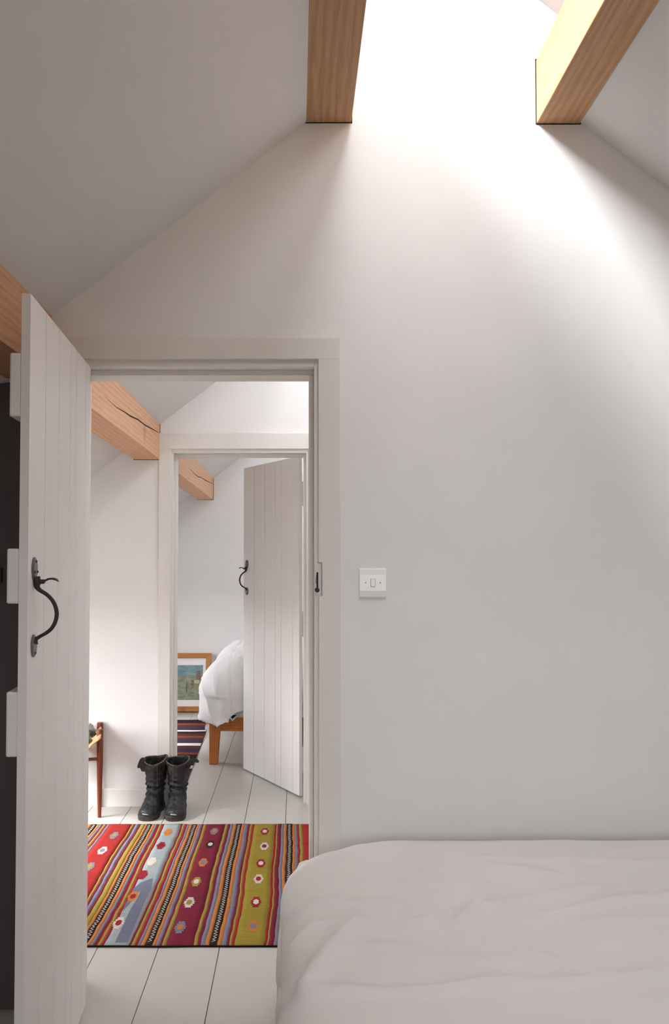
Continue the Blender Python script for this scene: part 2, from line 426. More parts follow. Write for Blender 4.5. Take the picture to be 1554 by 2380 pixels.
# ------------------------------------------------------------------ door frames
JX0, JX1, JZ = -0.695, 0.0568, 1.980
def door_trim(name, y0, y1, stop0, stop1, keeper=False):
    """painted lining with stops, and the architrave on the camera side"""
    root = struct(empty(name, ((JX0 + JX1) / 2, (y0 + y1) / 2, 0)))
    ox, oy = root.location.x, root.location.y
    def part(nm, fn, bev=0.0015, mat='trim'):
        b = MB(); fn(b); o = b.build(nm, M[mat], root, bevel=bev, tri=True)
        o.data.transform(Matrix.Translation((-ox, -oy, 0))); return o
    part('jamb', lambda b: b.box(OPX0, JX0, y0, y1, 0, OPZ))
    part('jamb', lambda b: b.box(JX1, OPX1, y0, y1, 0, OPZ))
    part('frame_head', lambda b: b.box(JX0, JX1, y0, y1, JZ, OPZ))
    part('door_stop', lambda b: b.box(JX0, JX0 + .015, stop0, stop1, 0, JZ - .017))
    part('door_stop', lambda b: b.box(JX1 - .0155, JX1, stop0, stop1, 0, JZ - .017))
    part('door_stop', lambda b: b.box(JX0, JX1, stop0, stop1, JZ - .017, JZ))
    ya, yb = y0 - 0.013, y0
    ai0, ai1, aw, at = JX0 - 0.0135, JX1 + 0.0135, 0.0675, 2.002
    part('architrave', lambda b: b.box(ai0 - aw, ai0, ya, yb, 0, at))
    part('architrave', lambda b: b.box(ai0 - aw, ai1 + aw, ya, yb, at, at + (aw if keeper else .09)))
    if keeper:
        n = 0.0105
        part('architrave', lambda b: b.prism([(ai1 + aw, 0), (ai1 + aw, at), (ai1, at), (ai1, 1.363), (ai1 + n, 1.361), (ai1 + n, 1.257), (ai1, 1.255), (ai1, 0)], ya, yb))
        part('keeper_plate', lambda b: b.box(JX1 + .002, ai1 + n - .002, y0 - .004, y0, 1.259, 1.359), 0.0006)
        part('keeper_slot', lambda b: b.prism([(JX1 + .0025, 1.30), (JX1 + .009, 1.29), (JX1 + .009, 1.327), (JX1 + .004, 1.320)], y0 - .0046, y0 - .003), 0, 'screw')
        part('keeper_bar', lambda b: (b.tube([(JX1 + .0095, y0 - .007, 1.331), (JX1 + .0095, y0 - .010, 1.305), (JX1 + .0095, y0 - .007, 1.282)], .0028, 8),
                                      b.ball((JX1 + .0085, y0 - .011, 1.276), .0075)), 0, 'iron')
    else:
        part('architrave', lambda b: b.box(ai1, ai1 + aw, ya, yb, 0, at))
    return root
door_trim('trim_1', D1, D1B, D1 + .05, D1B - 0.004, True)
door_trim('trim_2', D2, D2B, D2 + .045, D2B - .05)

# ------------------------------------------------------------------ ledged doors with thumb latches
SPLIT = [0.0, 0.105, 0.298, 0.400, 0.597, 0.795, 1.0]
def ledged_door(name, hx, hy, fx, fy, H=1.966, lock_block=False):
    ang = math.atan2(fy - hy, fx - hx); Wd = math.hypot(fx - hx, fy - hy)
    root = struct(empty(name, (hx, hy, 0.008), ang))
    bt = 0.020
    for i in range(len(SPLIT) - 1):
        a, c = SPLIT[i] * Wd, SPLIT[i + 1] * Wd
        g = 0.0014
        a2 = a + (g if i else 0); c2 = c - (g if i < len(SPLIT) - 2 else 0)
        ch = 0.003
        pts = [(a2, -bt), (c2, -bt), (c2, -ch if i < len(SPLIT) - 2 else 0), (c2 - (ch * .6 if i < len(SPLIT) - 2 else 0), 0),
               (a2 + (ch * .6 if i else 0), 0), (a2, -ch if i else 0)]
        pts = [p for k, p in enumerate(pts) if p != pts[k - 1]]
        b = MB(); b.prism(pts, 0, H, 'Z')
        if i < len(SPLIT) - 2: b.box(c2, c2 + 2 * g, -0.0195, -0.0145, 0, H)     # tongue
        b.build('board', M['door'], root)
    for (z0, z1) in ((0.13, 0.275), (0.92, 1.065), (1.685, 1.83)):
        b = MB(); b.box(0.004, Wd - .0005, -0.0455, -bt, z0, z1); b.build('ledge', M['door'], root, bevel=0.004)
    if lock_block:
        b = MB(); b.box(Wd - .12, Wd - .0005, -0.0475, -bt, 1.262, 1.386); b.build('lock_block', M['door'], root, bevel=0.004)
    # thumb latch on the boarded face
    u = Wd - 0.052; zt = 1.310
    h = bpy.data.objects.new('door_handle', None); COL.objects.link(h); h.parent = root; h.location = (u, 0, zt); h.empty_display_size = 0.05
    def plate(zc_, rx, rz, nails):
        b = MB(); n = 20
        ring = lambda d, k: [(rx * k * math.cos(2 * math.pi * j / n), d, zc_ + rz * k * math.sin(2 * math.pi * j / n)) for j in range(n)]
        b.loft([ring(0, 1), ring(0.003, 1), ring(0.0055, 0.8)], sm=False)
        b.build('plate', M['iron_grey'], h)
        for (nx, nz) in nails:
            b = MB(); b.ball((nx, 0.005, zc_ + nz), 0.0035, 8, 6); b.build('nail', M['iron'], h)
    plate(0.030, 0.021, 0.027, ((0, 0.017), (-0.013, -0.007), (0.013, -0.007)))
    plate(-0.147, 0.021, 0.026, ((0, -0.016), (-0.011, 0.011), (0.011, 0.011)))
    b = MB()
    path = [(0, .006, .012), (0, .008, -.002), (0, .0085, -.012), (0, .016, -.020), (0, .030, -.029), (0, .042, -.041), (0, .050, -.056), (0, .0535, -.073),
            (0, .051, -.090), (0, .043, -.106), (0, .031, -.117), (0, .017, -.125), (0, .007, -.132), (0, .004, -.142)]
    rr = [.009, .0085, .0065, .005, .0046, .0046, .0048, .005, .0048, .0046, .0044, .0042, .005, .008]
    b.tube(MB.smooth(path), [v[0] for v in MB.smooth([(r, 0, 0) for r in rr])], 10); b.build('grip', M['iron'], h)
    b = MB()
    secs = [(0.004, 0.007, 0.0, 0.006), (0.024, 0.007, 0.0005, 0.005), (0.027, 0.005, 0.003, 0.0022), (0.034, 0.009, 0.0065, 0.0022),
            (0.044, 0.012, 0.0075, 0.0022), (0.052, 0.010, 0.005, 0.002), (0.057, 0.004, 0.001, 0.001)]
    b.loft([[(-w, d, zc_ - t), (w, d, zc_ - t), (w, d, zc_ + t), (-w, d, zc_ + t)] for (d, w, zc_, t) in secs], sm=False)
    b.build('thumb_piece', M['iron'], h, bevel=0.0008)
    return root
d1 = ledged_door('door_1', -0.645, 2.695, -0.603, 1.945, lock_block=True)
d2 = ledged_door('door_2', 0.0175, 5.05, -0.347, 5.72, H=1.975)
for o, l in ((d1, 'white boarded ledged door standing open beside the bed'), (d2, 'white boarded door ajar into the far bedroom')): o['label'] = l

# ------------------------------------------------------------------ roof timbers
def timber(name, pts, y0, y1, mat, label, group, cracks=(), ends=()):
    b = MB(); b.prism(pts, y0, y1, 'Y')
    cx_ = sum(p[0] for p in pts) / len(pts)
    o = b.build(name, M[mat], bevel=0.003); tag(o, label, 'beam', group)
    for c in cracks:
        b = MB(); n = len(c)
        v = []
        for i, (y, z, w) in enumerate((y_, z_, w_ * .6) for y_, z_, w_ in c): v += [(c_x(pts), y, z - w), (c_x(pts), y, z + w)]
        x = c_x(pts) + 0.0006
        v = [(x, p[1], p[2]) for p in v]
        b.add(v, [(2 * i, 2 * i + 2, 2 * i + 3, 2 * i + 1) for i in range(n - 1)])
        b.build('crack', M['gap'], o)
    for (ye, side) in ends:                       # dark collar painted as the shadow in the gap where timber enters plaster
        b = MB(); g = 0.0028
        e = []
        mx_, mz_ = cx_, sum(p[1] for p in pts) / len(pts)
        for p in pts: e.append((p[0] + (g if p[0] > mx_ else -g), p[1] + (g if p[1] > mz_ else -g)))
        b.prism(e, ye - 0.0015, ye + 0.01, 'Y'); b.build('gap_shadow', M['gap'], o)
    return o
c_x = lambda pts: max(p[0] for p in pts)
UB = 2.764
timber('roof_beam', [(0.031, UB), (0.176, UB), (0.176, UB + .207), (0.031, UB + .207)], Y_BACK, D1 + .01, 'beam',
       'honey brown timber beam at the foot of the skylight, over the doorway side', 'roof timbers', ends=((D1, -1),))
timber('roof_beam', [(0.766, UB - .004), (0.904, UB - .004), (0.904, UB + .203), (0.766, UB + .203)], Y_BACK, D1 + .01, 'beam',
       'honey brown timber beam with a sunlit pale side, over the bed side of the skylight', 'roof timbers', ends=((D1, -1),))
PUR = [(-0.917, 1.943), (-0.773, 1.943), (-0.773, 2.147), (-0.917, 2.036)]
timber('roof_beam', PUR, Y_BACK, D1 + .01, 'beam_pale', 'timber beam under the sloping ceiling behind the open door', 'roof timbers')
timber('roof_beam', PUR, D1B - .01, D2 + .01, 'beam_pale', 'pale timber beam with a long crack, crossing the landing', 'roof timbers',
       cracks=[[(3.45, 2.03, .0005), (3.7, 2.028, .003), (3.85, 2.037, .004), (4.0, 2.042, .006), (4.2, 2.058, .006), (4.4, 2.062, .006), (4.6, 2.075, .005), (4.75, 2.084, .004), (4.88, 2.09, .001)]], ends=((D2, -1),))
timber('roof_beam', PUR, D2B - .01, D3 + .01, 'beam_pale', 'pale cracked timber beam in the far bedroom, seen through both doorways', 'roof timbers',
       cracks=[[(6.2, 2.04, .001), (6.5, 2.03, .004), (6.8, 2.033, .006), (7.0, 2.048, .004), (7.3, 2.055, .006), (7.6, 2.068, .005), (7.85, 2.078, .004), (8.04, 2.09, .001)]], ends=((D3, -1),))

# ------------------------------------------------------------------ panel painted as dark as the shaded wall behind the open door
root = tag(empty('shaded_wall_panel', (-1.22, D1 - 0.001, 0)), 'dark panel painted like the deeply shaded wall below the beam, behind the open door', 'wall_shade')
b = MB(); b.prism([(-0.36, 0), (0.42, 0), (0.42, 1.935), (0.16, 1.905), (-0.36, 1.505)], -0.03, 0, 'Y'); b.build('dark_panel', M['wall_shade'], root, bevel=0.002)
b = MB(); b.box(0.25, 0.312, -0.045, -0.03, 1.30, 1.345); b.build('black_box', M['iron'], root, bevel=0.002)

# ------------------------------------------------------------------ light switch
root = tag(empty('light_switch', (0.2395, D1, 1.2985)), 'white plastic light switch on the wall beside the door frame', 'switch')
b = MB()
prof = [(0.0, -0.0445), (-0.007, -0.0445), (-0.0095, -0.025), (-0.0095, 0.025), (-0.007, 0.0435), (0.0, 0.0445)]
b.prism(prof, -0.042, 0.042, 'X'); b.build('plate', M['plastic'], root, bevel=0.0012)
b = MB(); b.box(-0.0075, 0.0075, -0.0098, -0.009, -0.0125, 0.0125); b.build('rocker_surround', M['screw'], root, bevel=0.0003)
b = MB(); b.prism([(-0.009, -0.0112), (-0.0135, -0.0112), (-0.0105, 0.0112), (-0.009, 0.0112)], -0.0063, 0.0063, 'X'); b.build('rocker', M['plastic'], root, bevel=0.0008)
for s in (-1, 1):
    b = MB(); b.ball((s * .0225, -.0092, 0), .0025, 10, 6, sc=(1, .4, 1)); b.build('screw', M['screw'], root)

# ------------------------------------------------------------------ draped bedding
def drape(rect, rc, re, top, ext, res, flare=0.0, puff=0.0, fold=0.0, wr=0.006, seed=0.0, hem=None, extra=None, wscale=(2.2, 6.0), rmax=None, tucks=None):
    x0, x1, y0, y1 = rect; X0_, X1_, Y0_, Y1_ = ext
    rci = max(rc - re, 0.02); ins = re + rci
    ix0, ix1, iy0, iy1 = x0 + ins, x1 - ins, y0 + ins, y1 - ins
    nx = int((X1_ - X0_) / res); ny = int((Y1_ - Y0_) / res)
    P = []; D = []
    for j in range(ny + 1):
        for i in range(nx + 1):
            X = X0_ + (X1_ - X0_) * i / nx; Yy = Y0_ + (Y1_ - Y0_) * j / ny
            if hem: X, Yy = hem(X, Yy)
            q = Vector((min(max(X, ix0), ix1), min(max(Yy, iy0), iy1))); v = Vector((X, Yy)) - q
            L = v.length; n = v / L if L > 1e-6 else Vector((0, 0)); d = L - rci
            if d <= 0:
                p = Vector((X, Yy, top)); rest = 0
            else:
                a = min(d / re, math.pi / 2); rest = max(0, d - re * math.pi / 2)
                if rmax and rest > rmax: rest = rmax + (rest - rmax) * 0.22
                per = math.atan2(n.y, n.x) * 3.0 + (X + Yy) * 14
                k = rci + re * math.sin(a) + flare * rest + fold * rest * math.sin(per + seed)
                p = Vector((q.x + n.x * k, q.y + n.y * k, top - re * (1 - math.cos(a)) - rest))
            if puff:
                u = min(1, max(0, min(X - x0, x1 - X) / (0.45))); w = min(1, max(0, min(Yy - y0, y1 - Yy) / 0.45))
                p.z += puff * math.sin(u * math.pi / 2) * math.sin(w * math.pi / 2)
            if extra: p.z += extra(X, Yy)
            P.append(p)
            s1 = noise.noise(Vector((X * wscale[0] + seed, Yy * wscale[1], seed)))
            s2 = noise.noise(Vector((X * wscale[0] * 2.3 - Yy * 3 + seed, Yy * wscale[1] * 1.7 + X * 2, seed + 4)))
            s3 = noise.noise(Vector((X * 5 + seed * 2, Yy * 5, 2.0)))
            fade = 1 if Yy < y1 - .25 else max(.15, (y1 - Yy) / .25)
            D.append(fade * wr * ((1 - abs(s1)) ** 4 * 1.1 + (1 - abs(s2)) ** 6 * 0.8 + s3 * 0.7) + (wr * 1.5 * s3 if rest > 0 else 0) + (tucks(X, Yy) if tucks else 0))
    f = []
    for j in range(ny):
        for i in range(nx):
            a = j * (nx + 1) + i; f.append((a, a + 1, a + nx + 2, a + nx + 1))
    me = bpy.data.meshes.new('tmp'); me.from_pydata([tuple(p) for p in P], [], f); me.update()
    nr = [v.normal.copy() for v in me.vertices]
    sgn = 1 if sum(n.z for n in nr) > 0 else -1
    b = MB(); b.add([P[i] + nr[i] * sgn * D[i] for i in range(len(P))], f, 0, True)
    return b

# near bed, its long side along the end wall
bed = tag(empty('bed', (0.98, 1.9, 0)), 'low double bed against the end wall by the doorway, under a grey white cover', 'bed')
def bpart(name, x0, x1, y0, y1, z0, z1, mat, bev):
    b = MB(); b.box(x0 - .98, x1 - .98, y0 - 1.9, y1 - 1.9, z0, z1); return b.build(name, M[mat], bed, bevel=bev)
bpart('base', 0.02, 1.98, 1.22, 2.62, 0.12, 0.28, 'bedwood', .006)
for (x, y) in ((.06, 1.27), (1.94, 1.27), (.06, 2.57), (1.94, 2.57)): bpart('leg', x - .03, x + .03, y - .03, y + .03, 0, .14, 'bedleg', .004)
m = drape((-.040, 1.98, 1.27, 2.668), .27, .09, .518, (-.15, 2.06, 1.18, 2.78), .03, 0, wr=.003, seed=3)
mo = m.build('fitted_sheet', M['sheet'], bed); mo.data.transform(Matrix.Translation((-.98, -1.9, 0)))
bpart('mattress', 0.0, 1.97, 1.21, 2.61, 0.27, 0.485, 'mattress', .03)
# creases seen on the cover, laid out on the plane of the mattress top
def on_bed(cx_, cy_):
    px, py = 600 + .614 * cx_, 1880 + .614 * cy_
    Y = F_PX * (EYE - .537) / (py - 1305); return Vector(((px - 688) * Y / F_PX, Y))
CREASES = [([(130, 362), (300, 352), (480, 358), (610, 392)], .020, .006), ([(745, 385), (775, 345), (805, 300)], .016, .006), ([(750, 425), (870, 372), (1040, 352), (1180, 330), (1290, 306), (1480, 318)], .018, .007),
           ([(190, 672), (250, 580), (330, 468), (380, 430)], .026, .012), ([(1180, 402), (1350, 362), (1600, 338)], .020, .007), ([(1200, 442), (1380, 425), (1600, 432)], .016, .005),
           ([(180, 690), (440, 690), (700, 680), (850, 655), (1100, 668), (1350, 650), (1600, 630)], .018, .007), ([(450, 212), (700, 204), (900, 196), (1250, 206), (1600, 215)], .028, .005),
           ([(560, 430), (690, 400), (720, 380)], .016, .005), ([(860, 300), (780, 430), (730, 460)], .018, .005), ([(120, 480), (220, 436), (300, 432)], .02, .006), ([(1020, 560), (1180, 610), (1300, 640)], .02, .004)]
CREASES = [([on_bed(*p) for p in pl], w, a) for pl, w, a in CREASES]
def crease(X, Y):
    p = Vector((X, Y)); h = 0
    for pl, w, a in CREASES:
        best = 9
        for i in range(len(pl) - 1):
            d = pl[i + 1] - pl[i]; t = max(0, min(1, (p - pl[i]).dot(d) / d.length_squared))
            e = (p - pl[i] - d * t); dist = e.length * (1 if e.y > 0 else 1.9)      # steeper on the near side
            best = min(best, dist)
        if best < 3 * w: h += 1.9 * a * math.exp(-(best / w) ** 2)
    return h
m = drape((-.030, 2.03, 1.12, 2.662), .38, .085, .537, (-.45, 2.2, .77, 2.86), .012, .01, fold=.05, wr=.0075, tucks=crease, wscale=(1.6, 4.6), seed=1.3,
          extra=lambda X, Y: 0.012 * math.exp(-((X - .75) / .6) ** 2) * min(1, max(0, (2.6 - Y) / .2)))
o = m.build('duvet', M['duvet']); tag(o, 'grey white cotton cover with soft creases on the near bed', 'bed cover')

# ------------------------------------------------------------------ kilim on the landing
KY0, KY1 = 3.105, 4.525
KX0, KX1 = -1.32, 0.30
rz = lambda x, y: 0.005 + 0.0009 * noise.noise(Vector((x * 6, y * 3, 1))) + 0.004 * max(0, noise.noise(Vector((x * 9, 3, 7)))) * max(0, (y - 4.40) / .12)
c2x = lambda c: (190 + .3539 * c - 688) * KROW / F_PX
KROW = F_PX * EYE / (1916.0 - 1305)
stripes = [(-700, 'red'), (-560, 'olive'), (-545, 'maroon'), (-525, 'lilac'), (-500, 'maroon'), (-480, 'olive'), (-465, 'orange'), (-440, 'black'), (-400, 'orange'), (-380, 'lilac'), (-365, 'crimson'), (-350, 'green'),
           (-200, 'crimson'), (-185, 'olive'), (-170, 'lilac'), (-150, 'orange'), (-130, 'maroon'), (-90, 'olive'), (-40, 'crimson'), (-15, 'lilac'), (15, 'crimson'), (40, 'orange'),
           (68, 'black'), (103, 'orange'), (120, 'lilac'), (135, 'maroon'), (146, 'olive'), (160, 'crimson'), (172, 'lilac'), (188, 'red'),
           (335, 'olive'), (348, 'maroon'), (360, 'lilac'), (380, 'maroon'), (393, 'olive'), (422, 'orange'), (436, 'black'), (468, 'orange'), (486, 'lilac'), (500, 'maroon'), (511, 'crimson'), (518, 'olive'), (533, 'crimson'),
           (548, 'pale'), (658, 'maroon'), (670, 'olive'), (685, 'crimson'), (700, 'lilac'), (714, 'orange'), (732, 'black'), (765, 'orange'), (780, 'lilac'), (797, 'maroon'), (808, 'olive'),
           (826, 'maroon'), (948, 'olive'), (964, 'maroon'), (980, 'lilac'), (1001, 'orange'), (1020, 'black'), (1055, 'orange'), (1074, 'lilac'), (1096, 'maroon'), (1110, 'olive'), (1122, 'red'),
           (1136, 'green'), (1268, 'crimson'), (1281, 'olive'), (1289, 'maroon'), (1312, 'lilac'), (1329, 'orange'), (1346, 'black'), (1384, 'orange'), (1400, 'lilac'), (1415, 'crimson'), (1428, 'olive'), (1448, 'red'),
           (1560, 'olive'), (1580, 'maroon'), (1600, 'lilac'), (1620, 'orange')]
kil = tag(empty('kilim_rug', (-.5, 3.8, 0)), 'flat woven rug with bright red, olive and black stripes, beyond the open door', 'rug')
wob = lambda x, y: x + 0.010 * noise.noise(Vector((x * 2.0, y * 2.1, 5))) + 0.003 * noise.noise(Vector((x * 21, y * 14, 3)))
names = sorted(set(s[1] for s in stripes))
ys = [KY0 + (KY1 - KY0) * j / 70 for j in range(71)]
body = MB()
edge = lambda x, y, j: y + (0.006 * noise.noise(Vector((x * 5, 2, 0))) if j in (0, 70) else 0)
xs = [c2x(s[0]) for s in stripes] + [KX1]
xs[0] = max(xs[0], KX0)
for i, (c, nm) in enumerate(stripes):
    a, e = xs[i], xs[i + 1]
    if e <= KX0 or a >= KX1: continue
    a = max(a, KX0); nsub = max(1, int((e - a) / .02))
    v = []; f = []
    for j, y in enumerate(ys):
        for k in range(nsub + 1):
            x = wob(a, y) * (1 - k / nsub) + wob(e, y) * k / nsub
            v.append((x + .5, edge(x, y, j) - 3.8, rz(x, y)))
    for j in range(70):
        for k in range(nsub):
            p = j * (nsub + 1) + k; f.append((p, p + 1, p + nsub + 2, p + nsub + 1))
    body.add(v, f, names.index(nm), True)
wo = body.build('woven_field', [M['y_' + n] for n in names], kil, merge=False, recalc=False)
sd = wo.modifiers.new('thickness', 'SOLIDIFY'); sd.thickness = 0.004; sd.offset = -1
def on_rug(pts, mat, name, lift=.0006, parent=None):
    b = MB(); b.add([(x + .5, y - 3.8, rz(x, y) + lift) for x, y in pts], [tuple(range(len(pts)))])
    return b.build(name, M[mat], parent or kil, tri=True)
# zigzag down the black bands
for i, (c, nm) in enumerate(stripes):
    if nm != 'black': continue
    xc = (xs[i] + xs[i + 1]) / 2; n = 120; v = []; f = []
    for j in range(n + 1):
        y = KY0 + .03 + (KY1 - KY0 - .05) * j / n
        x = wob(xc, y) + (0.0058 if j % 2 else -0.0058) + .001 * random.uniform(-1, 1)
        v += [(x - .0023 + .5, y - 3.8, rz(x, y) + .0016), (x + .0023 + .5, y - 3.8, rz(x, y) + .0016)]
    for j in range(n): f.append((2 * j, 2 * j + 1, 2 * j + 3, 2 * j + 2))
    b = MB(); b.add(v, f); b.build('zigzag', M['y_white'], kil)
# darker slate patch in the pale blue band
pp = [(480, 490), (400, 520), (352, 560), (300, 660), (265, 760), (210, 905), (318, 905), (360, 800), (425, 650), (470, 560)]
on_rug([floor_at(190 + .3539 * a, 1860 + .3539 * c) for a, c in pp], 'y_slate', 'slate_patch', .0004)
pp = [(372, 600), (345, 640), (290, 700), (240, 800), (208, 905), (235, 905), (285, 800), (330, 700), (385, 610), (400, 570)]
on_rug([floor_at(190 + .3539 * a, 1860 + .3539 * c) for a, c in pp], 'y_pale', 'pale_patch', .0006)
motifs = [(225, 218, 'lilac', 'olive'), (150, 315, 'white', 'lilac'), (68, 418, 'lilac', 'olive'), (575, 197, 'orange', 'orange'), (530, 283, 'crimson', 'maroon'), (470, 385, 'white', 'white'),
          (413, 470, 'crimson', 'crimson'), (350, 610, 'orange', 'crimson'), (258, 780, 'white', 'crimson'), (875, 190, 'lilac', 'orange'), (850, 275, 'black', 'white'), (803, 392, 'orange', 'lilac'),
          (760, 515, 'olive', 'white'), (715, 648, 'white', 'olive'), (657, 808, 'lilac', 'orange'), (1203, 192, 'crimson', 'white'), (1200, 287, 'white', 'crimson'), (1178, 397, 'crimson', 'white'),
          (1163, 497, 'white', 'crimson'), (1147, 645, 'crimson', 'white'), (1128, 800, 'orange', 'lilac')]
for (a, c, co, ci) in motifs:
    mxx, my = floor_at(190 + .3539 * a, 1860 + .3539 * c)
    hw, hd, n = .0225, .052, 11
    right = []
    for k in range(n):                              # stepped, comb edged lozenge
        t0 = -1 + 2 * k / n; t1 = -1 + 2 * (k + 1) / n; tm = (t0 + t1) / 2
        w = hw * (1.08 - .62 * abs(tm)) * (0.80 if k % 2 else 1.0)
        right += [(w, t0 * hd), (w, t1 * hd)]
    pts = [(mxx + w, my + d) for w, d in right] + [(mxx - w, my + d) for w, d in reversed(right)]
    mo = on_rug(pts, 'y_' + co, 'lozenge', .0009)
    if ci != co:
        on_rug([(mxx + .0105 * math.cos(q) * (1 + .2 * (i % 2)), my + .026 * math.sin(q)) for i, q in enumerate([2 * math.pi * z / 12 for z in range(12)])], 'y_' + ci, 'lozenge_centre', .0016, mo)
# bound end
b = MB(); b.tube([(KX0 + .5 + (KX1 - KX0) * i / 60, KY0 - 3.8 + .006 * noise.noise(Vector(((KX0 + (KX1 - KX0) * i / 60) * 5, 2, 0))), .004) for i in range(61)], .003, 6)
b.build('end_binding', M['y_dark'], kil)

# ------------------------------------------------------------------ boots
t = NT('worn_leather', 0.55, 0.4)
n_ = t.noise(t.mapping(), 18, 6, .65)
t.color(t.ramp(n_, [(0.3, (0.006, 0.006, 0.007, 1)), (0.56, (0.012, 0.0125, 0.014, 1)), (0.74, (0.045, 0.043, 0.040, 1))])); t.bump(t.noise(t.mapping(), 70, 5), 0.35, .004)
M['leather'] = t.m
M['sole'] = paint('worn_sole', (0.035, 0.026, 0.022, 1), .8, .3, .3, 80)
M['edge'] = paint('raw_leather_edge', (0.16, 0.11, 0.07, 1), .8, .3)
M['scuff'] = paint('scuffed_toe', (0.30, 0.31, 0.29, 1), .6, .2)
def boot(x, ytoe, rz_, label, mirror, split):
    root = tag(empty('boot', (x, ytoe + .145, 0), rz_), label, 'boot', 'pair of old boots on the landing')
    N = 28; s = mirror
    def ring(z, cy_, rx, ry, ph=0):
        cr = .0045 * math.exp(-((z - .135) / .05) ** 2)
        return [((rx + cr * math.sin(z * 230 + 2.2 * math.sin(2 * math.pi * k / N))) * math.cos(2 * math.pi * k / N) * (1 + .05 * math.sin(3 * 2 * math.pi * k / N + z * 40)), cy_ + (ry + cr * math.sin(z * 230 + 2.2 * math.cos(2 * math.pi * k / N))) * math.sin(2 * math.pi * k / N) * (1 + .04 * math.sin(2 * 2 * math.pi * k / N + z * 25 + ph)), z) for k in range(N)]
    prof = [(.045, .075, .044, .064), (.09, .066, .046, .066), (.12, .070, .047, .060), (.15, .073, .053, .060), (.18, .074, .054, .061), (.205, .074, .061, .062), (.24, .074, .064, .065), (.272, .074, .068, .068)]
    def rimz(k):
        a = 2 * math.pi * k / N
        return .012 * math.sin(a) + .006 * math.cos(2 * a) + (.012 * max(0, -s * math.cos(a)) if split else .004 * math.cos(a))
    fine = []
    for a_, c_ in zip(prof[:-1], prof[1:]):
        for q_ in range(5): fine.append(tuple(a_[m_] + (c_[m_] - a_[m_]) * q_ / 5 for m_ in range(4)))
    fine.append(prof[-1])
    outer = [ring(*p) for p in fine]; outer[-1] = [(p[0], p[1], p[2] + rimz(k)) for k, p in enumerate(outer[-1])]
    inner = [ring(z, c, rx - .008, ry - .008) for (z, c, rx, ry) in reversed(prof[2:])]; inner[0] = [(p[0], p[1], p[2] + rimz(k)) for k, p in enumerate(inner[0])]
    b = MB(); b.loft(outer + inner)
    secs = [(.140, .022, .035), (.130, .036, .075), (.105, .042, .10), (.06, .044, .118), (.02, .045, .118), (-.02, .048, .098), (-.06, .052, .078), (-.095, .052, .066), (-.12, .045, .058), (-.137, .03, .05), (-.144, .012, .042)]
    fr = []
    for (y, w, h) in secs:
        r = []
        for k in range(18):
            a = 2 * math.pi * k / 18
            r.append((w * math.copysign(abs(math.cos(a)) ** .75, math.cos(a)), y, .02 + max(0, math.sin(a)) ** .8 * (h - .02) - (.004 if math.sin(a) < 0 else 0)))
        fr.append(r)
    b.loft(fr)
    o = b.build('upper', M['leather'], root)
    rm = o.modifiers.new('skin', 'REMESH'); rm.mode = 'VOXEL'; rm.voxel_size = .0042; rm.use_smooth_shade = True
    sm_ = o.modifiers.new('smooth', 'SMOOTH'); sm_.factor = .5; sm_.iterations = 5
    tx = bpy.data.textures.get('leather_folds') or bpy.data.textures.new('leather_folds', 'CLOUDS'); tx.noise_scale = .045
    dm = o.modifiers.new('folds', 'DISPLACE'); dm.texture = tx; dm.strength = .020; dm.mid_level = .5
    out = [(w + .004, y) for (y, w, h) in secs]; out = out + [(-a, c) for a, c in reversed(out)]
    b = MB(); b.prism(out, .0 + .012, .026, 'Z'); b.build('welt', M['sole'], root, bevel=.003)
    b = MB(); b.prism([(a * .97, c) for a, c in out if c <= -.005], 0, .013, 'Z'); b.build('sole', M['sole'], root, bevel=.003)
    b = MB(); b.prism([(a * .97, c) for a, c in out if c >= .055], 0, .014, 'Z'); b.build('heel', M['sole'], root, bevel=.003)
    b = MB(); mid = [((outer[-1][k][0] + inner[0][k][0]) / 2, (outer[-1][k][1] + inner[0][k][1]) / 2, outer[-1][k][2] + .001) for k in range(N)]
    b.tube(mid, .0026, 6, closed=True); b.build('rim_edge', M['edge'], root)
    b = MB(); b.tube([(w * .8, y, z) for w, y, z in [(-.034, -.129, .036), (-.022, -.140, .037), (-.008, -.146, .037), (.010, -.146, .036), (.022, -.141, .034)]], [.0012, .0028, .003, .0028, .0012], 6)
    b.build('toe_scuff', M['scuff'], root)
    # stitched seam up the shaft
    b = MB(); b.tube([(.022 * s * -1, .074 - r_, z) for z, r_ in [(.14, .060), (.18, .0625), (.22, .064), (.245, .066), (.268, .068)]], .0009, 5); b.build('seam', M['edge'], root)
    # side flap / pull strap
    if split:
        fl = [(.046, .284), (.066, .293), (.080, .282), (.090, .258), (.095, .240), (.088, .231), (.080, .236), (.070, .216), (.046, .215)]
    else:
        fl = [(.050, .258), (.060, .279), (.082, .287), (.103, .286), (.115, .277), (.117, .267), (.108, .263), (.090, .268), (.076, .262), (.070, .240), (.052, .236)]
    b = MB(); b.prism([(s * a_, c_) for a_, c_ in fl], .036, .042, 'Y'); b.build('flap', M['leather'], root, bevel=.0015, tri=True)
    return root
boot(-.779, 4.585, R(-4), 'battered black leather boot, the one against the wall with a torn flap', -1, True)
boot(-.646, 4.580, R(3), 'battered black leather boot, the one in the far doorway with a curled strap', 1, False)

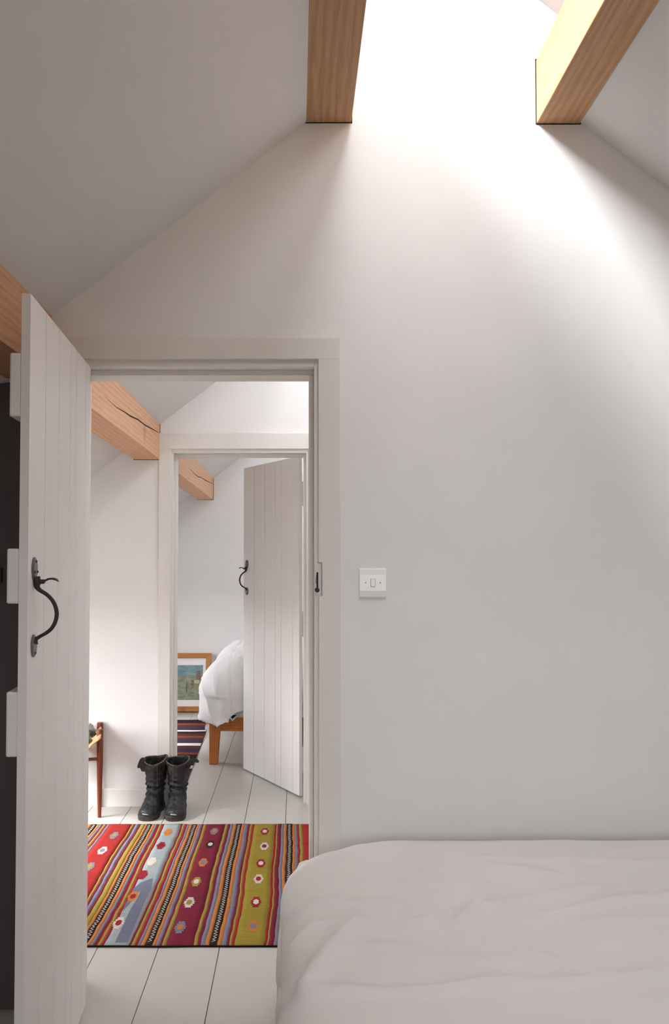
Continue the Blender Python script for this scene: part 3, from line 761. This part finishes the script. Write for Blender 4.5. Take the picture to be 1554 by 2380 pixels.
# ------------------------------------------------------------------ stool with a sling seat
M['tan'] = cloth('tan_hide', srgb(196, 150, 106), 300, .2)
rot = R(12.5)
st = tag(empty('stool', (-1.05 - .16 * math.cos(rot), 4.66 - .16 * math.sin(rot), 0), rot), 'dark red wooden stool with a tan hide sling seat against the landing wall', 'stool')
to_room = lambda x, y, z: (st.location.x + x * math.cos(rot) - y * math.sin(rot), st.location.y + x * math.sin(rot) + y * math.cos(rot), z)
for (x, y) in ((.16, 0), (-.16, 0), (.16, .20), (-.16, .20)):
    b = MB()
    rg = lambda z, r, dx: [(x + dx + r * math.cos(2 * math.pi * k / 14), y + r * math.sin(2 * math.pi * k / 14), z) for k in range(14)]
    sgn = 1 if x > 0 else -1
    b.loft([rg(0, .0095, 0), rg(.12, .0125, 0), rg(.30, .0165, 0), rg(.458, .0175, 0), rg(.467, .0155, 0)]); b.build('leg', M['stool'], st)
for y, z in ((0, .310), (.20, .265)):
    b = MB(); b.tube([(-.16, y, z - .003), (.16, y, z)], .0085, 10); b.build('stretcher', M['stool'], st)
for x in (-.16, .16):
    b = MB(); b.tube([(x, 0, .432), (x, .20, .432)], .010, 10); b.build('seat_rail', M['stool'], st)
seat_z = lambda x: .330 + .112 * (abs(x) / .16) ** 1.15
b = MB(); rings = []
for i in range(25):
    x = .164 * (-1 + 2 * i / 24)
    w = .145 + .012 * math.sin(i * 1.7)
    rings.append([(x, .08 - w + 2 * w * k / 8, seat_z(x) + .003 * math.sin(k + i * .6) - (.012 if k == 0 else 0)) for k in range(9)])
v = [q for r in rings for q in r]
b.add(v, [(i * 9 + k, i * 9 + k + 1, (i + 1) * 9 + k + 1, (i + 1) * 9 + k) for i in range(24) for k in range(8)], 0, True)
so = b.build('sling_seat', M['tan'], st); sd = so.modifiers.new('thickness', 'SOLIDIFY'); sd.thickness = .005
# what lies in the sling: green leafy heads and a folded patterned cloth
def leafy(x, y, z, r, cols, label):
    root = tag(empty('leafy_head', (x, y, z)), label, 'plant', 'green heads in the sling seat')
    for i in range(16):
        a = i * 2.4; tl = .25 + .7 * (i / 15); b = MB(); rr = r * (.55 + .45 * i / 15)
        n = Vector((math.cos(a) * math.sin(tl * 1.5), math.sin(a) * math.sin(tl * 1.5), math.cos(tl * 1.5)))
        tdir = Vector((-math.sin(a), math.cos(a), 0)); up_ = n.cross(tdir)
        pts = []
        for k in range(5):
            s_ = -1 + k * .5
            for w in (-1, 0, 1):
                p = n * rr * (1 - .12 * s_ * s_ - .08 * abs(w)) - up_ * s_ * rr * .55 + tdir * w * rr * .42 * (1 - .45 * s_ * s_)
                pts.append(p + Vector((0, 0, r * .6)))
        f = [(k * 3 + w, k * 3 + w + 1, k * 3 + w + 4, k * 3 + w + 3) for k in range(4) for w in range(2)]
        b.add(pts, f, 0, True); o = b.build('leaf', cols[i % len(cols)], root); sd = o.modifiers.new('thickness', 'SOLIDIFY'); sd.thickness = .002
    return root
M['leaf'] = paint('leaf_green', srgb(82, 98, 62), .6, .25); M['leaf2'] = paint('leaf_blue_green', srgb(72, 112, 84), .6, .25); M['leaf3'] = paint('leaf_dark', srgb(52, 62, 52), .6, .25)
leafy(*to_room(.108, .10, .398), .034, [M['leaf'], M['leaf3'], M['leaf']], 'olive green leafy head resting on the tan sling seat')
leafy(*to_room(.096, -.015, .386), .029, [M['leaf2'], M['leaf'], M['leaf2']], 'blue green leafy head at the front of the tan sling seat')
t = NT('patterned_cloth', .9, .1)
t.color(t.ramp(t.wave(t.mapping((1, 1, 1)), 60, 3, 2), [(0, srgb(150, 136, 150)), (.35, srgb(190, 186, 190)), (.6, srgb(92, 106, 120)), (.9, srgb(196, 180, 160))])); M['scarf'] = t.m
b = MB(); b.ball((0, 0, 0), 1, 20, 12, sc=(.032, .045, .045))
b.v = [(x + .004 * math.sin(z * 200 + y * 90), y, z + .003 * math.sin(x * 260)) for x, y, z in b.v]
o = b.build('folded_cloth', M['scarf']); o.location = to_room(.098, .175, .424); tag(o, 'crumpled grey and lilac patterned cloth heaped at the back of the stool', 'cloth')

# ------------------------------------------------------------------ far bedroom: bed, bedding, rug, picture
fb = tag(empty('bed', (0.1, 6.85, 0)), 'orange pine bed in the far bedroom, partly behind the far door', 'bed')
def fpart(name, fn, mat, bev=.004):
    b = MB(); fn(b); o = b.build(name, M[mat], fb, bevel=bev, tri=True); o.data.transform(Matrix.Translation((-.1, -6.85, 0))); return o
FX0, FX1, FY0, FY1 = -.585, .80, 5.86, 7.92
fpart('foot_rail', lambda b: b.box(FX0 + .02, FX1, FY0, FY0 + .03, .222, .312), 'bedwood')
fpart('head_rail', lambda b: b.box(FX0 + .02, FX1, FY1 - .03, FY1, .222, .312), 'bedwood')
for x in (FX0 + .004, FX1 - .026): fpart('side_rail', lambda b: b.box(x, x + .026, FY0 + .03, FY1 - .03, .222, .312), 'bedwood')
for (x, s) in ((FX0, 1), (FX1, -1)):
    for y in (FY0 - .004, FY1 - .066):
        fpart('leg', lambda b: b.prism([(x, 0), (x + s * .056, 0), (x + s * .072, .225), (x + s * .072, .308), (x, .308)], y, y + .07), 'bedleg')
fpart('slat_base', lambda b: b.box(FX0 + .03, FX1 - .03, FY0 + .03, FY1 - .03, .27, .29), 'bedwood')
fpart('cross_bar', lambda b: b.box(FX0 + .06, FX1 - .06, 6.9, 6.93, .17, .20), 'screw')
fpart('mattress', lambda b: b.box(FX0 + .02, FX1 - .02, FY0 + .005, FY1 - .02, .29, .50), 'mattress', .03)
fpart('sheet_label', lambda b: b.prism([(-.470, .335), (-.428, .290), (-.385, .335)], FY0 - .012, FY0 - .008), 'sheet', 0)
fpart('label_print', lambda b: b.prism([(-.452, .333), (-.428, .307), (-.400, .333)], FY0 - .0135, FY0 - .0118), 'gap', 0)
m = drape((-.672, .90, 5.775, 7.6), .27, .20, .650, (-1.02, 1.1, 5.49, 7.65), .011, -.14, puff=.08, fold=.14, wr=.010, seed=2.4, wscale=(5.5, 2.0), rmax=.165,
          hem=lambda X, Y: (X, Y + max(0, (5.8 - Y)) * min(.48, max(0, (X + .60) * 1.3))),
          tucks=lambda X, Y: -.006 * max(0, math.cos((X + .41) * 2 * math.pi / .034)) ** 6 if abs(X + .41) < .06 else 0)
o = m.build('duvet', M['duvet_far']); tag(o, 'plump white duvet hanging over the foot of the far pine bed', 'duvet')
# far striped rug
fr = tag(empty('striped_rug', (-1.05, 6.45, 0)), 'dark red, purple and black striped rug on the far bedroom floor', 'rug')
rows = [(1671.8, 'dark'), (1680, 'rust'), (1684, 'brown'), (1688.5, 'purple'), (1695.6, 'white'), (1698.8, 'dark'), (1703, 'brown'), (1709, 'rust'), (1714, 'brown'), (1717, 'purple'), (1725.5, 'white'), (1731.5, 'brown'), (1737, 'purple'),
        (1747, 'rust'), (1752, 'dark'), (1760, 'brown'), (1768, 'purple'), (1777, 'white'), (1784, 'dark'), (1790, 'rust'), (1797, 'purple'), (1806, 'dark'), (1812, 'rust'), (1818, 'dark'), (1825, 'purple')]
yy = [F_PX * EYE / (p - 1305) for p, _ in rows] + [F_PX * EYE / (1834 - 1305)]
nm2 = sorted(set(r[1] for r in rows)); b = MB()
xe = lambda y: -.672 + (-.742 + .672) * (y - 5.374) / (7.51 - 5.374)
for i, (p, c) in enumerate(rows):
    n = 24; v = []
    for k in range(n + 1):
        for y in (yy[i], yy[i + 1]):
            x = -1.5 + (xe(y) + 1.5) * k / n
            v.append((x + 1.05, y - 6.45 + .008 * noise.noise(Vector((x * 9, y * 2, 0))), .006 + .002 * noise.noise(Vector((x * 8, y * 6, 0)))))
    b.add(v, [(2 * k + 1, 2 * k + 3, 2 * k + 2, 2 * k) for k in range(n)], nm2.index(c))
o = b.build('woven_field', [M['y_' + c] for c in nm2], fr, recalc=False); sd = o.modifiers.new('thickness', 'SOLIDIFY'); sd.thickness = .005; sd.offset = -1

# framed picture leaning on the far wall
pw, ph, fw = .44, .53, .047
pic = tag(empty('framed_picture', (-.78 - pw / 2, 7.86, 0.006)), 'oak framed seascape painting leaning on the far bedroom wall', 'picture')
pic.rotation_euler = (R(-15), 0, 0)
hx = pw / 2
for z0, z1, inv in ((ph - fw, ph, 1), (0, fw, 0)):
    b = MB(); a = (z0 if inv else z1); c = (z1 if inv else z0)
    b.prism([(-hx, c), (hx, c), (hx - fw, a), (-hx + fw, a)], -.02, 0.005, 'Y'); b.build('frame_rail', M['frame_h'], pic, bevel=.002)
for s in (-1, 1):
    b = MB(); b.prism([(s * hx, 0), (s * hx, ph), (s * (hx - fw), ph - fw), (s * (hx - fw), fw)], -.02, 0.005, 'Y'); b.build('frame_rail', M['frame_v'], pic, bevel=.002)
M['mount'] = paint('mount_card', (.78, .76, .75, 1), .9)
b = MB(); b.box(-hx + fw - .003, hx - fw + .003, -.008, 0.0, fw - .003, ph - fw + .003); b.build('mount', M['mount'], pic)
ax0, ax1, az0, az1 = -hx + fw + .026, hx - fw - .026, fw + .058, ph - fw - .062
def art(name, c1, c2, sc):
    t = NT(name, .7, .2); t.color(t.ramp(t.noise(t.mapping(sc), 1, 6, .7, .6), [(.35, srgb(*c1)), (.65, srgb(*c2))])); return t.m
A = [art('painted_sky', (88, 124, 136), (140, 160, 164), (9, 9, 26)), art('painted_land', (112, 120, 104), (154, 156, 134), (16, 9, 30)), art('painted_tower', (92, 80, 80), (150, 128, 110), (60, 9, 40)),
     art('painted_wall', (196, 184, 144), (170, 160, 130), (30, 9, 30)), art('painted_figure', (60, 66, 62), (90, 96, 86), (80, 9, 80))]
b = MB(); aw, ah = ax1 - ax0, az1 - az0
def q(u0, u1, v0, v1, y, mi): b.add([(ax0 + aw * u0, y, az0 + ah * v0), (ax0 + aw * u1, y, az0 + ah * v0), (ax0 + aw * u1, y, az0 + ah * v1), (ax0 + aw * u0, y, az0 + ah * v1)], [(0, 1, 2, 3)], mi)
q(0, 1, .72, 1, -.0086, 0); q(0, 1, 0, .72, -.0086, 1); q(.80, .93, .58, .84, -.0092, 2); q(.64, .73, .33, .57, -.0092, 2); q(.74, .90, .47, .57, -.0090, 3); q(.50, .525, .22, .48, -.0092, 4)
b.build('painting', A, pic, recalc=False)
